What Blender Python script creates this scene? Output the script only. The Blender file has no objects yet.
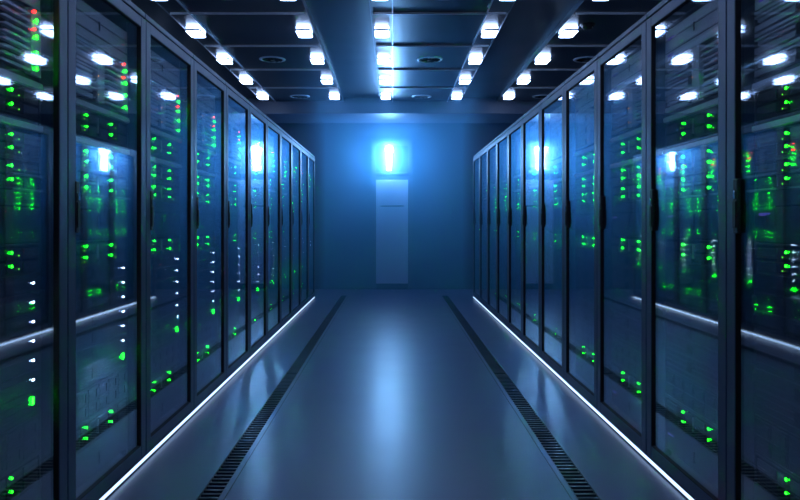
import bpy, bmesh, math
from mathutils import Vector, Matrix

sc = bpy.context.scene
col = sc.collection
PI = math.pi

# ------------------------------------------------------------------ settings
EYE = 1.2                       # camera height
LEFT, RIGHT = -1.24, 1.2715     # planes of the two rows of glass doors
PITCH = 0.795                   # rack pitch
ROW0 = 2.511 - PITCH            # near edge of the nearest rack
NRACK = 11
CEIL = 3.19
BACK = 11.84

# ------------------------------------------------------------------ materials
def material(name, base=(0.1, 0.1, 0.1), rough=0.5, metal=0.0, spec=0.5, bump=0.0, bump_scale=200.0, vary=0.0, vary_scale=6.0, stretch=None):
    m = bpy.data.materials.new(name)
    m.use_nodes = True
    nt = m.node_tree
    b = nt.nodes['Principled BSDF']
    b.inputs['Base Color'].default_value = (*base, 1)
    b.inputs['Roughness'].default_value = rough
    b.inputs['Metallic'].default_value = metal
    b.inputs['Specular IOR Level'].default_value = spec
    tc = nt.nodes.new('ShaderNodeTexCoord')
    vec = tc.outputs['Object']
    if stretch:
        mp = nt.nodes.new('ShaderNodeMapping')
        mp.inputs['Scale'].default_value = stretch
        nt.links.new(vec, mp.inputs['Vector'])
        vec = mp.outputs['Vector']
    if vary:
        n = nt.nodes.new('ShaderNodeTexNoise')
        n.inputs['Scale'].default_value = vary_scale
        n.inputs['Detail'].default_value = 4
        nt.links.new(vec, n.inputs['Vector'])
        mr = nt.nodes.new('ShaderNodeMapRange')
        mr.inputs['To Min'].default_value = max(0.02, rough - vary)
        mr.inputs['To Max'].default_value = rough + vary
        nt.links.new(n.outputs['Fac'], mr.inputs['Value'])
        nt.links.new(mr.outputs['Result'], b.inputs['Roughness'])
    if bump:
        n2 = nt.nodes.new('ShaderNodeTexNoise')
        n2.inputs['Scale'].default_value = bump_scale
        nt.links.new(vec, n2.inputs['Vector'])
        bp = nt.nodes.new('ShaderNodeBump')
        bp.inputs['Strength'].default_value = bump
        bp.inputs['Distance'].default_value = 0.002
        nt.links.new(n2.outputs['Fac'], bp.inputs['Height'])
        nt.links.new(bp.outputs['Normal'], b.inputs['Normal'])
    return m

def emitter(name, color, strength):
    m = bpy.data.materials.new(name)
    m.use_nodes = True
    nt = m.node_tree
    nt.nodes.clear()
    o = nt.nodes.new('ShaderNodeOutputMaterial')
    e = nt.nodes.new('ShaderNodeEmission')
    e.inputs['Color'].default_value = (*color, 1)
    e.inputs['Strength'].default_value = strength
    nt.links.new(e.outputs[0], o.inputs['Surface'])
    if name.endswith('_led') or name.startswith('violet'):
        m.cycles.emission_sampling = 'NONE'
    return m

def door_glass(name, tint, f0, power, rough):
    m = bpy.data.materials.new(name)
    m.use_nodes = True
    nt = m.node_tree
    nt.nodes.clear()
    o = nt.nodes.new('ShaderNodeOutputMaterial')
    t = nt.nodes.new('ShaderNodeBsdfTransparent')
    t.inputs['Color'].default_value = (*tint, 1)
    g = nt.nodes.new('ShaderNodeBsdfAnisotropic')
    g.inputs['Color'].default_value = (0.9, 0.95, 1, 1)
    g.inputs['Roughness'].default_value = rough
    lw = nt.nodes.new('ShaderNodeLayerWeight')
    lw.inputs['Blend'].default_value = 0.5
    p = nt.nodes.new('ShaderNodeMath'); p.operation = 'POWER'
    p.inputs[1].default_value = power
    ma = nt.nodes.new('ShaderNodeMath'); ma.operation = 'MULTIPLY_ADD'
    ma.inputs[1].default_value = 1 - f0
    ma.inputs[2].default_value = f0
    mix = nt.nodes.new('ShaderNodeMixShader')
    nt.links.new(lw.outputs['Facing'], p.inputs[0])
    nt.links.new(p.outputs[0], ma.inputs[0])
    nt.links.new(ma.outputs[0], mix.inputs['Fac'])
    nt.links.new(t.outputs[0], mix.inputs[1])
    nt.links.new(g.outputs[0], mix.inputs[2])
    nt.links.new(mix.outputs[0], o.inputs['Surface'])
    return m

M = {}
M['frame'] = material('painted_frame', (0.055, 0.075, 0.125), 0.42, 0.3, vary=0.06, bump=0.05, bump_scale=400)
M['cabinet'] = material('cabinet_steel', (0.03, 0.038, 0.05), 0.5, 0.2, vary=0.05)
M['black'] = material('black_plastic', (0.008, 0.009, 0.011), 0.55, vary=0.05)
M['cavity'] = material('black_recess', (0.004, 0.004, 0.005), 0.8, vary=0.05)
M['face'] = material('server_face', (0.68, 0.72, 0.80), 0.45, 0.15, vary=0.06)
M['tray'] = material('drive_tray', (0.48, 0.54, 0.63), 0.4, 0.15, vary=0.06)
M['dark_face'] = material('dark_server_face', (0.05, 0.06, 0.075), 0.45, 0.2, vary=0.06)
M['switch_face'] = material('switch_face', (0.06, 0.07, 0.09), 0.42, 0.2, vary=0.06)
M['rail'] = material('mounting_rail', (0.06, 0.07, 0.09), 0.45, 0.5, vary=0.05)
M['chrome'] = material('chrome', (0.6, 0.63, 0.68), 0.2, 1.0, vary=0.04)
M['glass'] = door_glass('tinted_glass', (0.96, 0.98, 1.0), 0.11, 2.5, 0.034)
M['floor'] = material('floor_resin', (0.068, 0.082, 0.145), 0.33, 0.0, 0.6, bump=0.05, bump_scale=300, vary=0.03, vary_scale=3)
M['trough'] = material('trough', (0.006, 0.007, 0.009), 0.7, vary=0.05)
M['grate'] = material('grate_metal', (0.05, 0.058, 0.07), 0.42, 0.6, vary=0.05)
M['seam'] = material('seam', (0.02, 0.024, 0.03), 0.5, vary=0.05)
M['ceiling'] = material('ceiling_panel', (0.035, 0.045, 0.062), 0.33, 0.3, 0.5, vary=0.05, vary_scale=2)
M['rib'] = material('ceiling_rib', (0.65, 0.70, 0.78), 0.3, 0.4, vary=0.05)
M['step'] = material('ceiling_step', (0.16, 0.19, 0.24), 0.4, 0.4, vary=0.05)
M['beam'] = material('beam_paint', (0.05, 0.07, 0.12), 0.5, vary=0.05)
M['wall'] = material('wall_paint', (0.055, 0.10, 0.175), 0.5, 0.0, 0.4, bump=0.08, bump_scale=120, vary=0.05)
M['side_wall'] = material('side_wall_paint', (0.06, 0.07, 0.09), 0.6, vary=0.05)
M['door_metal'] = material('brushed_door_metal', (0.60, 0.70, 0.90), 0.34, 0.3, vary=0.05, stretch=(60, 60, 1))
M['door_frame'] = material('door_frame_paint', (0.08, 0.12, 0.20), 0.4, 0.2, vary=0.05)
M['window_dark'] = material('dark_window', (0.04, 0.07, 0.11), 0.12, 0.0, 0.8, vary=0.03)
M['lamp_shell'] = material('lamp_shell', (0.02, 0.024, 0.03), 0.4, 0.3, vary=0.05)
M['lamp'] = emitter('lamp_diffuser', (0.40, 0.58, 1.0), 18.0)
M['strip'] = emitter('led_strip', (0.44, 0.65, 1.0), 2.3)
M['added_blue_lamp'] = emitter('added_blue_lamp', (0.25, 0.55, 1.0), 530.0)  # emission of the tube lamp added at the door window
M['green'] = emitter('green_led', (0.0025, 1.0, 0.0015), 170)
M['lime'] = emitter('lime_led', (0.12, 1.0, 0.02), 3)
M['red'] = emitter('red_led', (1.0, 0.0025, 0.002), 150)
M['amber'] = emitter('amber_led', (1.0, 0.32, 0.04), 6)
M['white'] = emitter('white_led', (0.50, 0.62, 1.0), 45)
M['violet'] = emitter('violet_tag_glow', (0.14, 0.10, 0.75), 0.5)  # printed violet tag, given a weak glow of its own
M['pale_mark'] = material('pale_mark', (0.5, 0.52, 0.6), 0.5, vary=0.05)

# ------------------------------------------------------------------ helpers
class MB:
    def __init__(self):
        self.bm = bmesh.new()
    def box(self, x0, x1, y0, y1, z0, z1, bevel=0.0):
        r = bmesh.ops.create_cube(self.bm, size=1.0)
        vs = r['verts']
        for v in vs:
            v.co = Vector(((x0 + x1) / 2 + v.co.x * (x1 - x0), (y0 + y1) / 2 + v.co.y * (y1 - y0), (z0 + z1) / 2 + v.co.z * (z1 - z0)))
        if bevel:
            es = list({e for v in vs for e in v.link_edges})
            bmesh.ops.bevel(self.bm, geom=es, offset=bevel, segments=2, affect='EDGES', profile=0.5)
        return self
    def cyl(self, p0, p1, r, n=16, r2=None):
        p0, p1 = Vector(p0), Vector(p1)
        d = p1 - p0
        mat = Matrix.Translation((p0 + p1) / 2) @ d.to_track_quat('Z', 'Y').to_matrix().to_4x4()
        bmesh.ops.create_cone(self.bm, cap_ends=True, segments=n, radius1=r, radius2=r if r2 is None else r2, depth=d.length, matrix=mat)
        return self
    def lathe(self, prof, n=32, centre=(0, 0)):
        rings = []
        for r, z in prof:
            rings.append([self.bm.verts.new((centre[0] + r * math.cos(2 * PI * i / n), centre[1] + r * math.sin(2 * PI * i / n), z)) for i in range(n)])
        for a, b in zip(rings, rings[1:]):
            for i in range(n):
                self.bm.faces.new((a[i], a[(i + 1) % n], b[(i + 1) % n], b[i]))
        return self
    def prism(self, outline, y0, y1):
        """outline: list of (x,z) extruded along y"""
        a = [self.bm.verts.new((x, y0, z)) for x, z in outline]
        b = [self.bm.verts.new((x, y1, z)) for x, z in outline]
        self.bm.faces.new(a)
        self.bm.faces.new(list(reversed(b)))
        n = len(a)
        for i in range(n):
            self.bm.faces.new((a[(i + 1) % n], a[i], b[i], b[(i + 1) % n]))
        return self
    def quad(self, *pts):
        self.bm.faces.new([self.bm.verts.new(p) for p in pts])
        return self
    def build(self, name, mat, parent=None, smooth=False):
        bmesh.ops.recalc_face_normals(self.bm, faces=self.bm.faces)
        me = bpy.data.meshes.new(name)
        self.bm.to_mesh(me)
        self.bm.free()
        if smooth:
            for p in me.polygons:
                p.use_smooth = True
        me.materials.append(mat)
        o = bpy.data.objects.new(name, me)
        col.objects.link(o)
        if parent:
            o.parent = parent
        return o

def empty(name, label, cat, group=None, loc=(0, 0, 0), rz=0):
    o = bpy.data.objects.new(name, None)
    o.empty_display_size = 0.1
    col.objects.link(o)
    o.location = loc
    o.rotation_euler = (0, 0, rz)
    o['label'] = label
    o['category'] = cat
    if group:
        o['group'] = group
    return o

def tag(o, label, cat, group=None):
    o['label'] = label
    o['category'] = cat
    if group:
        o['group'] = group
    return o

def structure(o):
    o['kind'] = 'structure'
    return o

children = {}
def kids(o):
    if o.name not in children:
        children[o.name] = list(o.children)
    return children[o.name]

def copy_tree(o, parent=None):
    c = o.copy()
    col.objects.link(c)
    if parent:
        c.parent = parent
    for ch in kids(o):
        copy_tree(ch, c)
    return c

ORD = ['first', 'second', 'third', 'fourth', 'fifth', 'sixth', 'seventh', 'eighth', 'ninth', 'tenth', 'eleventh', 'twelfth',
       'thirteenth', 'fourteenth', 'fifteenth', 'sixteenth', 'seventeenth', 'eighteenth', 'nineteenth', 'twentieth']

# ------------------------------------------------------------------ the rack
W = PITCH - 0.006
HW = W / 2
def U(u):                        # distance from the left edge of the front -> local x
    return u - PITCH / 2

def make_rack():
    root = empty('server_rack', '', 'rack', 'glass-door server racks')
    b = MB()
    b.box(-HW, -HW + 0.018, 0.024, 1.0, 0.036, 2.215)
    b.box(HW - 0.018, HW, 0.024, 1.0, 0.036, 2.215)
    b.box(-HW + 0.018, HW - 0.018, 0.985, 1.0, 0.03, 2.215)
    b.box(-HW + 0.018, HW - 0.018, 0.024, 0.985, 0.036, 0.05)
    b.box(-HW + 0.018, HW - 0.018, 0.024, 0.985, 2.195, 2.215)
    b.build('cabinet', M['cabinet'], root)
    MB().box(-HW, HW, 0.004, 1.0, 2.226, 2.252, 0.003).box(-HW + 0.02, HW - 0.02, 0.03, 0.98, 2.214, 2.227).build('top_plate', M['frame'], root)
    MB().box(-HW, HW, 0.03, 0.98, 0.0, 0.0365).build('plinth', M['black'], root)
    for s in (0.074, 0.712):
        r = MB().box(U(s), U(s + 0.014), 0.066, 0.09, 0.06, 2.185)
        for i in range(34):
            z = 0.11 + i * 0.061
            r.box(U(s + 0.004), U(s + 0.010), 0.0645, 0.067, z, z + 0.012)
        r.build('mounting_rail', M['rail'], root)
    d = MB()
    st = 0.060
    d.box(-HW, -HW + st, 0.0, 0.022, 0.036, 2.216, 0.003)
    d.box(HW - st, HW, 0.0, 0.022, 0.036, 2.216, 0.003)
    d.box(-HW + st - 0.002, HW - st + 0.002, 0.0008, 0.021, 2.166, 2.2155, 0.003)
    d.box(-HW + st - 0.002, HW - st + 0.002, 0.0008, 0.021, 0.0365, 0.098, 0.003)
    door = d.build('door', M['frame'], root)
    MB().box(-HW + st + 0.0028, HW - st - 0.0028, 0.012, 0.017, 0.1008, 2.1632).build('glass_pane', M['glass'], door)
    gk = MB()
    gi = HW - st
    gk.box(-gi, -gi + 0.003, 0.002, 0.0225, 0.098, 2.166).box(gi - 0.003, gi, 0.002, 0.0225, 0.098, 2.166)
    gk.box(-gi + 0.003, gi - 0.003, 0.002, 0.0225, 0.098, 0.101).box(-gi + 0.003, gi - 0.003, 0.002, 0.0225, 2.163, 2.166)
    gk.box(-HW + 0.004, -gi, 0.0215, 0.023, 0.04, 2.2).box(gi, HW - 0.004, 0.0215, 0.023, 0.04, 2.2)
    gk.build('gasket', M['cavity'], door)
    h = MB().box(U(0.056), U(0.088), -0.004, 0.0115, 1.160, 1.362, 0.004)
    h.box(U(0.061), U(0.083), -0.009, -0.003, 1.18, 1.28, 0.002)
    handle = h.build('handle', M['black'], door)
    lt = MB().box(U(0.065), U(0.077), -0.0085, -0.0035, 1.288, 1.318, 0.002)
    o = lt.build('lock', M['chrome'], door)
    o['label'] = 'chrome lock on the black handle'
    return root

# ------------------------------------------------------------------ rack units (local: x across, y into the rack, z up; front plane y = 0.06)
FY = 0.060
UL, UR = 0.090, 0.708
led_mesh = {}
def led(parent, u, z, w, h, kind, y=FY):
    key = (round(w, 4), round(h, 4), kind)
    names = {'green': 'green status light', 'lime': 'green status light', 'red': 'red status light', 'amber': 'amber status light', 'white': 'white status light'}
    if key not in led_mesh:
        o = MB().box(-w / 2, w / 2, -0.0008, 0.002, -h / 2, h / 2, min(w, h) * 0.25).build('status_light', M[kind], parent)
        led_mesh[key] = o.data
    else:
        o = bpy.data.objects.new('status_light', led_mesh[key])
        col.objects.link(o)
        o.parent = parent
    o.location = (U(u), y, z)
    o['label'] = names[kind]
    return o

def chassis(root, h, mat='dark_face', depth=0.60):
    return MB().box(U(UL), U(UR), FY + 0.004, FY + depth, 0.0008, h - 0.0008).build('chassis', M[mat], root)

def blank_panel(h, grooves=(), tab=True, mat='face'):
    root = empty('blanking_panel', '', 'panel', 'blanking panels in the racks')
    f = MB()
    edges = [0.0008] + list(grooves) + [h - 0.0008]
    for a, b in zip(edges, edges[1:]):
        f.box(U(UL), U(UR), FY, FY + 0.03, a + 0.003, b - 0.003, 0.001)
    f.build('faceplate', M[mat], root)
    MB().box(U(UL), U(UR), FY + 0.006, FY + 0.032, 0.0005, h - 0.0005).build('backing', M['cavity'], root)
    if tab:
        MB().box(U(0.395), U(0.403), FY - 0.004, FY + 0.001, h * 0.25, h * 0.6).build('latch', M['black'], root)
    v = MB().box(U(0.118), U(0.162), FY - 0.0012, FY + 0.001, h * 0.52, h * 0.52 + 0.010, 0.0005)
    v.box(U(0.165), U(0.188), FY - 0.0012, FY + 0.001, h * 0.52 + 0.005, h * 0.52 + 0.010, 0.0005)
    o = v.build('printed_tag', M['violet'], root)  # printed tag with emission put into it, no lit screen
    o['label'] = 'small violet printed tag given a glow'
    return root

def drive_shelf(h):
    root = empty('drive_shelf', '', 'drive shelf', 'louvred drive shelves in the racks')
    MB().box(U(UL), U(UR), FY + 0.020, FY + 0.60, 0.0008, h - 0.0008).build('chassis', M['cavity'], root)
    # left: three slatted bays with a dark port and amber lights
    n = 3
    bh = h / n
    for i in range(n):
        z0 = i * bh
        f = MB()
        f.box(U(UL), U(0.335), FY - 0.002, FY + 0.021, z0 + 0.004, z0 + 0.026, 0.001)
        f.box(U(UL + 0.02), U(0.335), FY - 0.001, FY + 0.021, z0 + 0.034, z0 + 0.046, 0.001)
        f.box(U(UL), U(0.38), FY - 0.002, FY + 0.021, z0 + 0.052, z0 + 0.060, 0.001)
        f.box(U(UL), U(0.38), FY - 0.002, FY + 0.021, z0 + 0.066, z0 + bh - 0.003, 0.001)
        f.build('drive_bay', M['tray'], root)
        MB().box(U(0.340), U(0.376), FY - 0.001, FY + 0.021, z0 + 0.010, z0 + 0.046).build('port', M['black'], root)
        led(root, 0.386, z0 + 0.034, 0.006, 0.006, 'amber', FY - 0.003)
    MB().box(U(0.380), U(0.450), FY - 0.003, FY + 0.021, 0.002, h - 0.002, 0.0015).build('centre_post', M['face'], root)
    MB().box(U(0.404), U(0.409), FY - 0.0045, FY - 0.002, h * 0.60, h * 0.85).build('label_strip', M['pale_mark'], root)
    lv = MB()
    for i in range(9):
        z = 0.012 + i * (h - 0.02) / 9
        x0 = 0.452 + 0.02 * math.sin(i / 8 * PI)
        lv.prism([(U(x0), z), (U(x0 + 0.012), z - 0.0), (U(0.640), z), (U(0.640), z + 0.0095), (U(x0 + 0.02), z + 0.0095)], FY - 0.002, FY + 0.021)
    lv.build('louvre', M['face'], root)
    MB().box(U(0.642), U(UR), FY - 0.004, FY + 0.021, 0.002, h - 0.002, 0.0015).build('indicator_panel', M['face'], root)
    for z, k in ((h - 0.012, 'red'), (h - 0.042, 'green'), (h - 0.076, 'red'), (h - 0.100, 'green'), (h - 0.159, 'green'), (h - 0.215, 'green')):
        if k == 'red':
            led(root, 0.662, z, 0.010, 0.008, 'red', FY - 0.005)
        else:
            led(root, 0.678, z, 0.009, 0.012, 'green', FY - 0.005)
    return root

def cable_shelf(h):
    root = empty('cable_shelf', '', 'shelf', 'cable shelves in the racks')
    MB().box(U(UL), U(UR), FY - 0.012, FY + 0.25, 0.001, h * 0.55, 0.002).build('ledge', M['face'], root)
    MB().box(U(UL + 0.01), U(UR - 0.01), FY + 0.004, FY + 0.25, h * 0.56, h - 0.001).build('brush_strip', M['black'], root)
    return root

def network_switch(h, variant=0):
    root = empty('network_switch', '', 'switch', 'network switches in the racks')
    chassis(root, h, 'cavity')
    MB().box(U(UL), U(UR), FY - 0.002, FY + 0.005, 0.001, 0.007, 0.001).box(U(UL), U(UR), FY - 0.002, FY + 0.005, h - 0.007, h - 0.001, 0.001) \
        .box(U(UL), U(UL + 0.012), FY - 0.002, FY + 0.005, 0.007, h - 0.007).box(U(UR - 0.012), U(UR), FY - 0.002, FY + 0.005, 0.007, h - 0.007) \
        .build('bezel', M['dark_face'], root)
    hh = (h - 0.020) / 2
    for row in range(2):
        z0 = 0.009 + row * (hh + 0.002)
        for (a, b) in ((0.105, 0.225), (0.305, 0.375), (0.400, 0.490), (0.600, 0.692)):
            MB().box(U(a), U(b), FY - 0.001, FY + 0.005, z0, z0 + hh * 0.80, 0.0012) \
                .box(U(a + 0.01), U(b - 0.01), FY - 0.004, FY, z0 + hh * 0.12, z0 + hh * 0.26, 0.001).build('port_module', M['switch_face'], root)
        for (a, b) in ((0.232, 0.298), (0.500, 0.592)):
            MB().box(U(a), U(b), FY + 0.000, FY + 0.005, z0, z0 + hh * 0.86, 0.0015).build('port_block', M['black'], root)
    MB().box(U(0.384), U(0.389), FY - 0.004, FY + 0.005, h * 0.2, h * 0.8).build('label_strip', M['pale_mark'], root)
    # lights: two clusters, two rows
    for row in range(2):
        z = 0.009 + row * (hh + 0.002) + hh * 0.5
        led(root, 0.282, z + 0.004, 0.007, 0.008, 'green', FY - 0.001)
        led(root, 0.528, z + 0.002, 0.007, 0.008, 'green', FY - 0.001)
        if variant != 3:
            led(root, 0.262, z - 0.014, 0.005, 0.004, 'lime', FY - 0.001)
            led(root, 0.570, z - 0.010, 0.004, 0.005, 'lime', FY - 0.001)
    return root

def rack_server(h):
    root = empty('rack_server', '', 'server', 'thin servers with a white light in the racks')
    chassis(root, h, 'dark_face')
    f = MB().box(U(UL), U(UR), FY, FY + 0.005, 0.002, h - 0.002, 0.0012)
    f.box(U(UL + 0.02), U(0.32), FY - 0.003, FY + 0.001, h * 0.30, h * 0.38, 0.0008)
    f.box(U(0.42), U(0.62), FY - 0.003, FY + 0.001, h * 0.62, h * 0.70, 0.0008)
    f.build('faceplate', M['dark_face'], root)
    MB().box(U(0.330), U(0.378), FY - 0.002, FY + 0.001, h * 0.2, h * 0.8).build('port_block', M['black'], root)
    MB().box(U(UL + 0.004), U(UL + 0.012), FY - 0.014, FY + 0.001, h * 0.2, h * 0.8, 0.002).build('pull_handle', M['rail'], root)
    led(root, 0.662, h * 0.5, 0.016, 0.007, 'white')
    return root

def storage_server(h):
    root = empty('storage_server', '', 'server', 'storage servers with a green bar light in the racks')
    chassis(root, h, 'dark_face')
    f = MB()
    for i in range(4):
        z0 = 0.003 + i * (h - 0.004) / 4
        f.box(U(UL), U(UR), FY, FY + 0.005, z0, z0 + (h - 0.004) / 4 - 0.004, 0.001)
    f.build('faceplate', M['dark_face'], root)
    MB().box(U(0.330), U(0.378), FY - 0.002, FY + 0.001, h * 0.3, h * 0.8).build('port_block', M['black'], root)
    led(root, 0.660, h * 0.60, 0.010, 0.026, 'green')
    return root

def disk_array(h):
    root = empty('disk_array', '', 'disk array', 'disk arrays low in the racks')
    chassis(root, h, 'cavity')
    MB().box(U(UL), U(UR), FY - 0.002, FY + 0.005, 0.001, 0.008, 0.001).box(U(UL), U(UR), FY - 0.002, FY + 0.005, h - 0.008, h - 0.001, 0.001).build('bezel', M['dark_face'], root)
    for r in range(2):
        for c in range(6):
            x0 = UL + 0.006 + c * 0.101
            z0 = 0.011 + r * (h - 0.020) / 2
            hh = (h - 0.026) / 2
            MB().box(U(x0), U(x0 + 0.096), FY - 0.001, FY + 0.005, z0, z0 + hh, 0.001) \
                .box(U(x0 + 0.068), U(x0 + 0.090), FY - 0.005, FY, z0 + hh * 0.2, z0 + hh * 0.8, 0.001) \
                .box(U(x0 + 0.008), U(x0 + 0.055), FY - 0.003, FY, z0 + hh * 0.4, z0 + hh * 0.55, 0.001).build('drive_tray', M['switch_face'], root)
    return root

# bottom to top: (maker, height, short description)
STACK = [
    (blank_panel(0.150, (), True, 'dark_face'), 0.150, 'grey blanking panel with violet printed tag'),
    (network_switch(0.108, 3), 0.108, 'black network switch with few green lights'),
    (disk_array(0.140), 0.140, 'dark disk array with two tray rows'),
    (storage_server(0.100), 0.100, 'dark storage server with green bar light'),
]
rs = rack_server(0.070)
STACK += [(rs, 0.070, 'thin dark server with white light')] * 6
STACK += [
    (network_switch(0.110, 0), 0.110, 'black network switch with green lights'),
    (blank_panel(0.188, (0.13,), True, 'dark_face'), 0.188, 'tall blanking panel with violet printed tag'),
    (network_switch(0.110, 1), 0.110, 'black network switch with green lights'),
    (network_switch(0.105, 2), 0.105, 'black network switch with green lights'),
    (cable_shelf(0.042), 0.042, 'narrow grey cable shelf'),
    (network_switch(0.112, 1), 0.112, 'black network switch with green lights'),
    (cable_shelf(0.046), 0.046, 'narrow grey cable shelf'),
    (drive_shelf(0.245), 0.245, 'louvred drive shelf with red lights'),
    (blank_panel(0.046, (), False), 0.046, 'low blanking panel with violet printed tag'),
    (blank_panel(0.112, (0.06,)), 0.112, 'grey blanking panel with violet printed tag'),
]
rack0 = make_rack()
used = set()
def first_or_copy(o):
    if o.name in used:
        return copy_tree(o)
    used.add(o.name)
    kids(o)
    for k in kids(o):
        kids(k)
    return o

nunit = len(STACK)
jobs = []
for side, X, rz in (('left', LEFT, PI / 2), ('right', RIGHT, -PI / 2)):
    for k in range(NRACK):
        yc = ROW0 + PITCH * (k + 0.5)
        jobs.append((side, X, rz, k, yc))
for side, X, rz, k, yc in jobs:
    which = 'nearest rack' if k == 0 else ('farthest rack' if k == NRACK - 1 else ORD[k] + ' rack')
    r = first_or_copy(rack0)
    r.location = (X, yc, 0)
    r.rotation_euler = (0, 0, rz)
    if k == 0:
        r['label'] = 'dark glass-door server rack nearest the camera in the %s row' % side
    elif k == NRACK - 1:
        r['label'] = 'dark glass-door server rack farthest from camera at end of the %s row' % side
    else:
        r['label'] = 'dark glass-door server rack, %s from the camera in the %s row' % (ORD[k], side)
    z = 0.0985
    for i, (proto, h, desc) in enumerate(STACK):
        u = first_or_copy(proto)
        u.location = (X, yc, z)
        u.rotation_euler = (0, 0, rz)
        n = nunit - 1 - i
        pos = 'top unit' if n == 0 else ('bottom unit' if i == 0 else ORD[n] + ' unit down')
        u['label'] = '%s, %s, %s of %s row' % (desc, pos, which, side)
        z += h

# ------------------------------------------------------------------ light strips under the doors
for side, X, s in (('left', LEFT, -1), ('right', RIGHT, 1)):
    y0, y1 = ROW0, ROW0 + PITCH * NRACK
    root = empty('light_strip', 'glowing white floor strip light under the %s row of racks' % side, 'strip light', None, (X, y0, 0))
    a, b = sorted((0.004 * s, 0.028 * s))
    MB().box(a, b, 0, y1 - y0, 0.006, 0.029, 0.003).build('diffuser', M['strip'], root)
    a, b = sorted((0.001 * s, 0.0295 * s))
    MB().box(a, b, 0, y1 - y0, 0.0005, 0.006).box(a, b, 0, y1 - y0, 0.029, 0.033).build('channel', M['black'], root)

# ------------------------------------------------------------------ floor with two troughs
GL = (-0.852, -0.757)
GR = (0.800, 0.902)
GY0, GY1 = -0.28, 10.80
XW0, XW1 = -3.95, 3.98
YF = -1.6
fl = MB()
def slab(x0, x1, y0, y1, z=0.0):
    fl.quad((x0, y0, z), (x1, y0, z), (x1, y1, z), (x0, y1, z))
slab(XW0, GL[0], YF, BACK); slab(GL[1], GR[0], YF, BACK); slab(GR[1], XW1, YF, BACK)
for g in (GL, GR):
    slab(g[0], g[1], YF, GY0); slab(g[0], g[1], GY1, BACK)
me_floor = structure(fl.build('floor', M['floor']))
for i, g in enumerate((GL, GR)):
    t = MB()
    D = -0.10
    t.quad((g[0], GY0, D), (g[1], GY0, D), (g[1], GY1, D), (g[0], GY1, D))
    t.quad((g[0], GY0, 0), (g[0], GY1, 0), (g[0], GY1, D), (g[0], GY0, D))
    t.quad((g[1], GY0, 0), (g[1], GY0, D), (g[1], GY1, D), (g[1], GY1, 0))
    t.quad((g[0], GY0, 0), (g[0], GY0, D), (g[1], GY0, D), (g[1], GY0, 0))
    t.quad((g[0], GY1, 0), (g[1], GY1, 0), (g[1], GY1, D), (g[0], GY1, D))
    o = structure(t.build('trim_%d' % (i + 1), M['trough']))
    sx = -0.732 if i == 0 else 0.775
    structure(MB().box(sx - 0.0025, sx + 0.0025, YF + 0.01, GY1, 0.0001, 0.0012).build('trim_%d' % (i + 3), M['seam']))
    side = ('left', 'right')[i]
    cuts = [10.80, 8.03, 5.26, 2.49, -0.28]
    for k in range(4):
        y1, y0 = cuts[k], cuts[k + 1]
        pos = ('farthest from the camera', 'second from the back wall', 'third from the back wall', 'nearest the camera')[k]
        root = empty('floor_grate', 'black slotted floor grate in the %s channel, %s' % (side, pos), 'grate', 'slotted floor grates', ((g[0] + g[1]) / 2, y0, 0))
        w = (g[1] - g[0]) / 2
        L = y1 - y0 - 0.004
        MB().box(-w, -w + 0.004, 0, L, -0.03, 0.001).box(w - 0.004, w, 0, L, -0.03, 0.001).box(-w, w, 0, 0.006, -0.03, 0.001).box(-w, w, L - 0.006, L, -0.03, 0.001).build('rim', M['grate'], root)
        bars = MB()
        nb = int(L / 0.042)
        for q in range(1, nb):
            y = L * q / nb
            bars.box(-w + 0.004, w - 0.004, y - 0.008, y + 0.008, -0.022, -0.002)
        bars.build('slats', M['grate'], root)

# ------------------------------------------------------------------ ceiling
LX = [-2.83, -2.03, -0.913, -0.113, 0.995, 1.806, 2.91]
ROWS = [10.25 - 1.157 * i for i in range(9)]
SEAMS = [9.664 - 1.146 * i for i in range(0, 9)]
zones = [(XW0, -2.73, 0), (-2.73, -2.13, 1), (-2.13, -0.815, 0), (-0.815, -0.21, 1), (-0.21, 1.093, 0), (1.093, 1.71, 1), (1.71, 3.01, 0), (3.01, 3.62, 1), (3.62, XW1, 0)]
UPZ = CEIL + 0.05
ce = MB()
for x0, x1, up in zones:
    z = UPZ if up else CEIL
    ce.box(x0, x1, YF, BACK, z, CEIL + 0.12)
structure(ce.build('ceiling', M['ceiling']))
n = 5
stp = MB()
for x0, x1, up in zones:
    if up:
        stp.box(x0, x0 + 0.006, YF, BACK, CEIL - 0.012, UPZ)
        stp.box(x1 - 0.006, x1, YF, BACK, CEIL - 0.012, UPZ)
structure(stp.build('trim_5', M['step']))
rib = MB()
for x0, x1, up in zones:
    if not up:
        for y in SEAMS:
            rib.box(x0 + 0.02, x1 - 0.02, y - 0.006, y + 0.006, CEIL - 0.022, CEIL, 0.002)
structure(rib.build('trim_6', M['rib']))
rib2 = MB()
for x0, x1, up in zones:
    if not up and x1 - x0 > 1:
        for x in {-2.13: (x0 + 0.205,), -0.21: (x0 + 0.205, x1 - 0.205)}.get(x0, (x1 - 0.205,)):
            if XW0 + 0.3 < x < XW1 - 0.3:
                rib2.box(x - 0.006, x + 0.006, YF, 10.77, CEIL - 0.018, CEIL, 0.002)
structure(rib2.build('trim_7', M['rib']))
structure(MB().box(XW0, XW1, 10.77, BACK, 2.985, CEIL + 0.1).build('trim_8', M['beam']))

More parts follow.
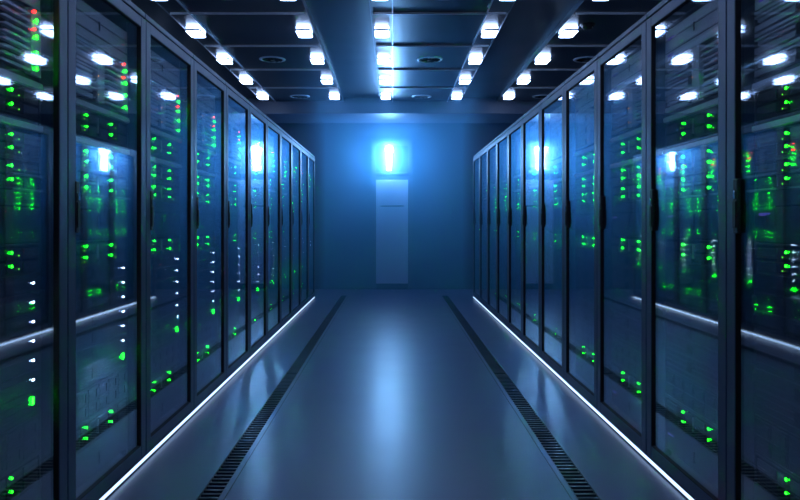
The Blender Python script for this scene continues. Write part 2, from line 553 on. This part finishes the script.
# lamps
LINE = ['outermost line over the left racks', 'first line left of the aisle', 'line over the left aisle edge', 'line over the aisle centre',
        'line over the right aisle edge', 'first line right of the aisle', 'outermost line over the right racks']
def make_lamp():
    root = empty('ceiling_light', '', 'ceiling light', 'small white ceiling lights')
    w, l, h = 0.073, 0.125, 0.052
    # cover: bottom plate with rounded far corners plus glowing sides
    out = []
    r = 0.03
    for cx, cy, a0 in ((w - r, l - r, 0), (-w + r, l - r, 90), (-w + r, -l + r, 180), (w - r, -l + r, 270)):
        for i in range(5):
            a = math.radians(a0 + i * 22.5)
            out.append((cx + r * math.cos(a), cy + r * math.sin(a)))
    def solid(sc_, z0, z1):
        b = MB()
        lo = [b.bm.verts.new((x * sc_, y * sc_, z0)) for x, y in out]
        hi = [b.bm.verts.new((x * sc_, y * sc_, z1)) for x, y in out]
        b.bm.faces.new(lo); b.bm.faces.new(hi)
        for i in range(len(out)):
            j = (i + 1) % len(out)
            b.bm.faces.new((lo[i], lo[j], hi[j], hi[i]))
        return b
    solid(1.0, 0.0, 0.004).build('diffuser', M['lamp'], root)
    solid(1.06, 0.004, 0.021).build('rim', M['lamp_shell'], root)
    solid(0.97, 0.021, h).build('side_diffuser', M['lamp'], root)
    return root
lamp0 = make_lamp()
for c, x in enumerate(LX):
    for r, y in enumerate(ROWS):
        o = first_or_copy(lamp0)
        o.location = (x, y, CEIL - 0.052)
        pos = 'nearest the back wall' if r == 0 else '%s from the back wall' % ORD[r]
        o['label'] = 'white ceiling light, %s in the %s' % (pos, LINE[c])

# round ceiling vents
def make_vent():
    root = empty('ceiling_vent', '', 'vent', 'round ceiling vents')
    MB().lathe([(0.125, 0.0), (0.128, -0.012), (0.155, -0.006), (0.160, 0.0)], 40).build('rim', M['rib'], root, True)
    MB().lathe([(0.0001, -0.0015), (0.126, -0.0015), (0.126, -0.0005), (0.0001, -0.0005)], 32).build('opening', M['cavity'], root)
    b = MB()
    for i in range(10):
        a = 2 * PI * i / 10
        d = Vector((math.cos(a), math.sin(a), 0)); t = Vector((-d.y, d.x, 0))
        p, q = d * 0.03, d * 0.122
        b.quad(p - t * 0.004 + Vector((0, 0, -0.003)), q - t * 0.02 + Vector((0, 0, -0.003)), q + t * 0.012 + Vector((0, 0, -0.011)), p + t * 0.004 + Vector((0, 0, -0.011)))
    bl = b.build('blades', M['black'], root)
    sm = bl.modifiers.new('thick', 'SOLIDIFY'); sm.thickness = 0.001
    MB().lathe([(0.0001, -0.014), (0.025, -0.013), (0.03, -0.0012)], 20).build('hub', M['black'], root, True)
    return root
vent0 = make_vent()
for nm, x in (('left of the aisle', -1.47), ('over the aisle', 0.45), ('right of the aisle', 2.36)):
    for r, y in enumerate((10.38, 8.02, 5.72)):
        o = first_or_copy(vent0)
        o.location = (x, y, CEIL)
        o['label'] = 'round black ceiling vent %s, %s' % (nm, ('farthest, beside the back beam', 'second from the back beam', 'third from the back beam')[r])
# small dark dome detector beside the right-hand light
det = empty('smoke_detector', 'dark dome smoke detector beside a light right of the aisle', 'smoke detector', None, (1.96, 6.62, CEIL))
MB().lathe([(0.0001, -0.05), (0.035, -0.046), (0.055, -0.03), (0.062, -0.012), (0.065, 0.0)], 28).build('dome', M['black'], det, True)
MB().lathe([(0.066, -0.012), (0.075, -0.010), (0.078, 0.0)], 28).build('base', M['lamp_shell'], det, True)
o = MB().box(0.028, 0.036, -0.048, -0.042, -0.042, -0.034, 0.002).build('status_light', M['pale_mark'], det)
o['label'] = 'tiny pale light'

# ------------------------------------------------------------------ walls
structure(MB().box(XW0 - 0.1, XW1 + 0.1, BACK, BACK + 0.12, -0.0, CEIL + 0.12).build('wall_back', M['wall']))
structure(MB().box(XW0 - 0.1, XW0, YF, BACK, 0, CEIL + 0.12).build('wall_left', M['side_wall']))
structure(MB().box(XW1, XW1 + 0.1, YF, BACK, 0, CEIL + 0.12).build('wall_right', M['side_wall']))
structure(MB().box(XW0 - 0.1, XW1 + 0.1, YF - 0.1, YF, 0, CEIL + 0.12).build('wall_front', M['side_wall']))

# ------------------------------------------------------------------ door at the end of the aisle
door = bpy.data.objects.new('door_1', None); col.objects.link(door)
door.location = (-0.018, BACK, 0); structure(door)
hw = 0.287
fr = MB()
fr.box(-hw - 0.075, -hw, -0.05, -0.001, 0, 2.66, 0.004).box(hw, hw + 0.075, -0.05, -0.001, 0, 2.66, 0.004)
fr.box(-hw, hw, -0.05, -0.001, 2.585, 2.66, 0.004)
fr.box(-hw - 0.10, hw + 0.10, -0.035, -0.001, 2.66, 2.70, 0.004)
fr.build('door_frame', M['door_frame'], door)
MB().box(-hw, hw, -0.036, -0.001, 1.97, 2.585).build('window_surround', M['door_frame'], door)
MB().box(-hw + 0.004, hw - 0.004, -0.040, -0.034, 2.11, 2.575).build('window_pane', M['window_dark'], door)
MB().box(-hw, hw, -0.062, -0.034, 2.06, 2.10, 0.004).build('sill', M['door_frame'], door)
pn = MB().box(-hw + 0.001, hw - 0.001, -0.046, -0.001, 0.105, 1.965, 0.003)
pn.build('panel', M['door_metal'], door)
MB().box(-0.20, 0.21, -0.052, -0.044, 1.485, 1.505, 0.002).build('slot', M['black'], door)
MB().box(-hw, hw, -0.040, -0.001, 0.0, 0.104).build('kick_plate', M['black'], door)

lampw = empty('added_door_lamp', 'added blue-white tube lamp with round head, for the mirror glare in the door window', 'lamp', None, (-0.068, BACK - 0.044, 2.11))  # added lamp for the bright mirrored mark in the window; lights the haze
tb = MB()
prof = [(0.0001, 0.02), (0.030, 0.022), (0.036, 0.05), (0.036, 0.27), (0.040, 0.30), (0.058, 0.34), (0.066, 0.38), (0.060, 0.42), (0.040, 0.445), (0.0001, 0.455)]
tb.lathe(prof, 24, (0, -0.072))
tb.build('tube', M['added_blue_lamp'], lampw, True)
MB().box(-0.02, 0.02, -0.05, 0.004, 0.004, 0.018).box(-0.01, 0.01, -0.012, 0.004, 0.36, 0.38).build('bracket', M['door_frame'], lampw)

# ------------------------------------------------------------------ thin haze added in the aisle, tinted blue for the glow at the door
HY0, HY1 = 3.5, BACK - 0.005
hz = MB().box(LEFT + 0.03, RIGHT - 0.03, HY0, HY1, 0.05, 3.12)
vm = bpy.data.materials.new('haze'); vm.use_nodes = True
nt = vm.node_tree; nt.nodes.clear()
vo = nt.nodes.new('ShaderNodeOutputMaterial'); vs = nt.nodes.new('ShaderNodeVolumeScatter')
vs.inputs['Color'].default_value = (0.17, 0.57, 1, 1); vs.inputs['Anisotropy'].default_value = 0.2
tc = nt.nodes.new('ShaderNodeTexCoord'); sp = nt.nodes.new('ShaderNodeSeparateXYZ'); mr = nt.nodes.new('ShaderNodeMapRange')
mr.inputs['From Min'].default_value = HY0; mr.inputs['From Max'].default_value = HY1
pw = nt.nodes.new('ShaderNodeMath'); pw.operation = 'POWER'; pw.inputs[1].default_value = 3.4
mu = nt.nodes.new('ShaderNodeMath'); mu.operation = 'MULTIPLY'; mu.inputs[1].default_value = 0.44
nt.links.new(tc.outputs['Object'], sp.inputs[0]); nt.links.new(sp.outputs['Y'], mr.inputs['Value'])
nt.links.new(mr.outputs['Result'], pw.inputs[0]); nt.links.new(pw.outputs[0], mu.inputs[0])
va = nt.nodes.new('ShaderNodeVolumeAbsorption'); va.inputs['Color'].default_value = (0.17, 0.57, 1, 1)
ad = nt.nodes.new('ShaderNodeAddShader')
nt.links.new(mu.outputs[0], vs.inputs['Density']); nt.links.new(mu.outputs[0], va.inputs['Density'])
nt.links.new(vs.outputs[0], ad.inputs[0]); nt.links.new(va.outputs[0], ad.inputs[1])
nt.links.new(ad.outputs[0], vo.inputs['Volume'])
h = hz.build('haze', vm)
h['kind'] = 'stuff'
tag(h, 'thin blue haze added in the aisle for the glow at the door', 'haze')

# ------------------------------------------------------------------ world, camera, view
w = bpy.data.worlds.new('World'); sc.world = w; w.use_nodes = True
w.node_tree.nodes['Background'].inputs['Color'].default_value = (0.01, 0.02, 0.04, 1)
w.node_tree.nodes['Background'].inputs['Strength'].default_value = 0.2
cd = bpy.data.cameras.new('Camera')
cam = bpy.data.objects.new('Camera', cd); col.objects.link(cam)
cam.location = (0, 0, EYE); cam.rotation_euler = (PI / 2, 0, 0)
cd.sensor_width = 36; cd.lens = 658 / 800 * 36
cd.shift_x = 7 / 800; cd.shift_y = -27.5 / 800
cd.clip_start = 0.02
sc.camera = cam
sc.view_settings.view_transform = 'Standard'
sc.view_settings.look = 'None'
sc.view_settings.gamma = 1
sc.view_settings.use_curve_mapping = False
sc.view_settings.exposure = 0.0
sc.cycles.sample_clamp_indirect = 100
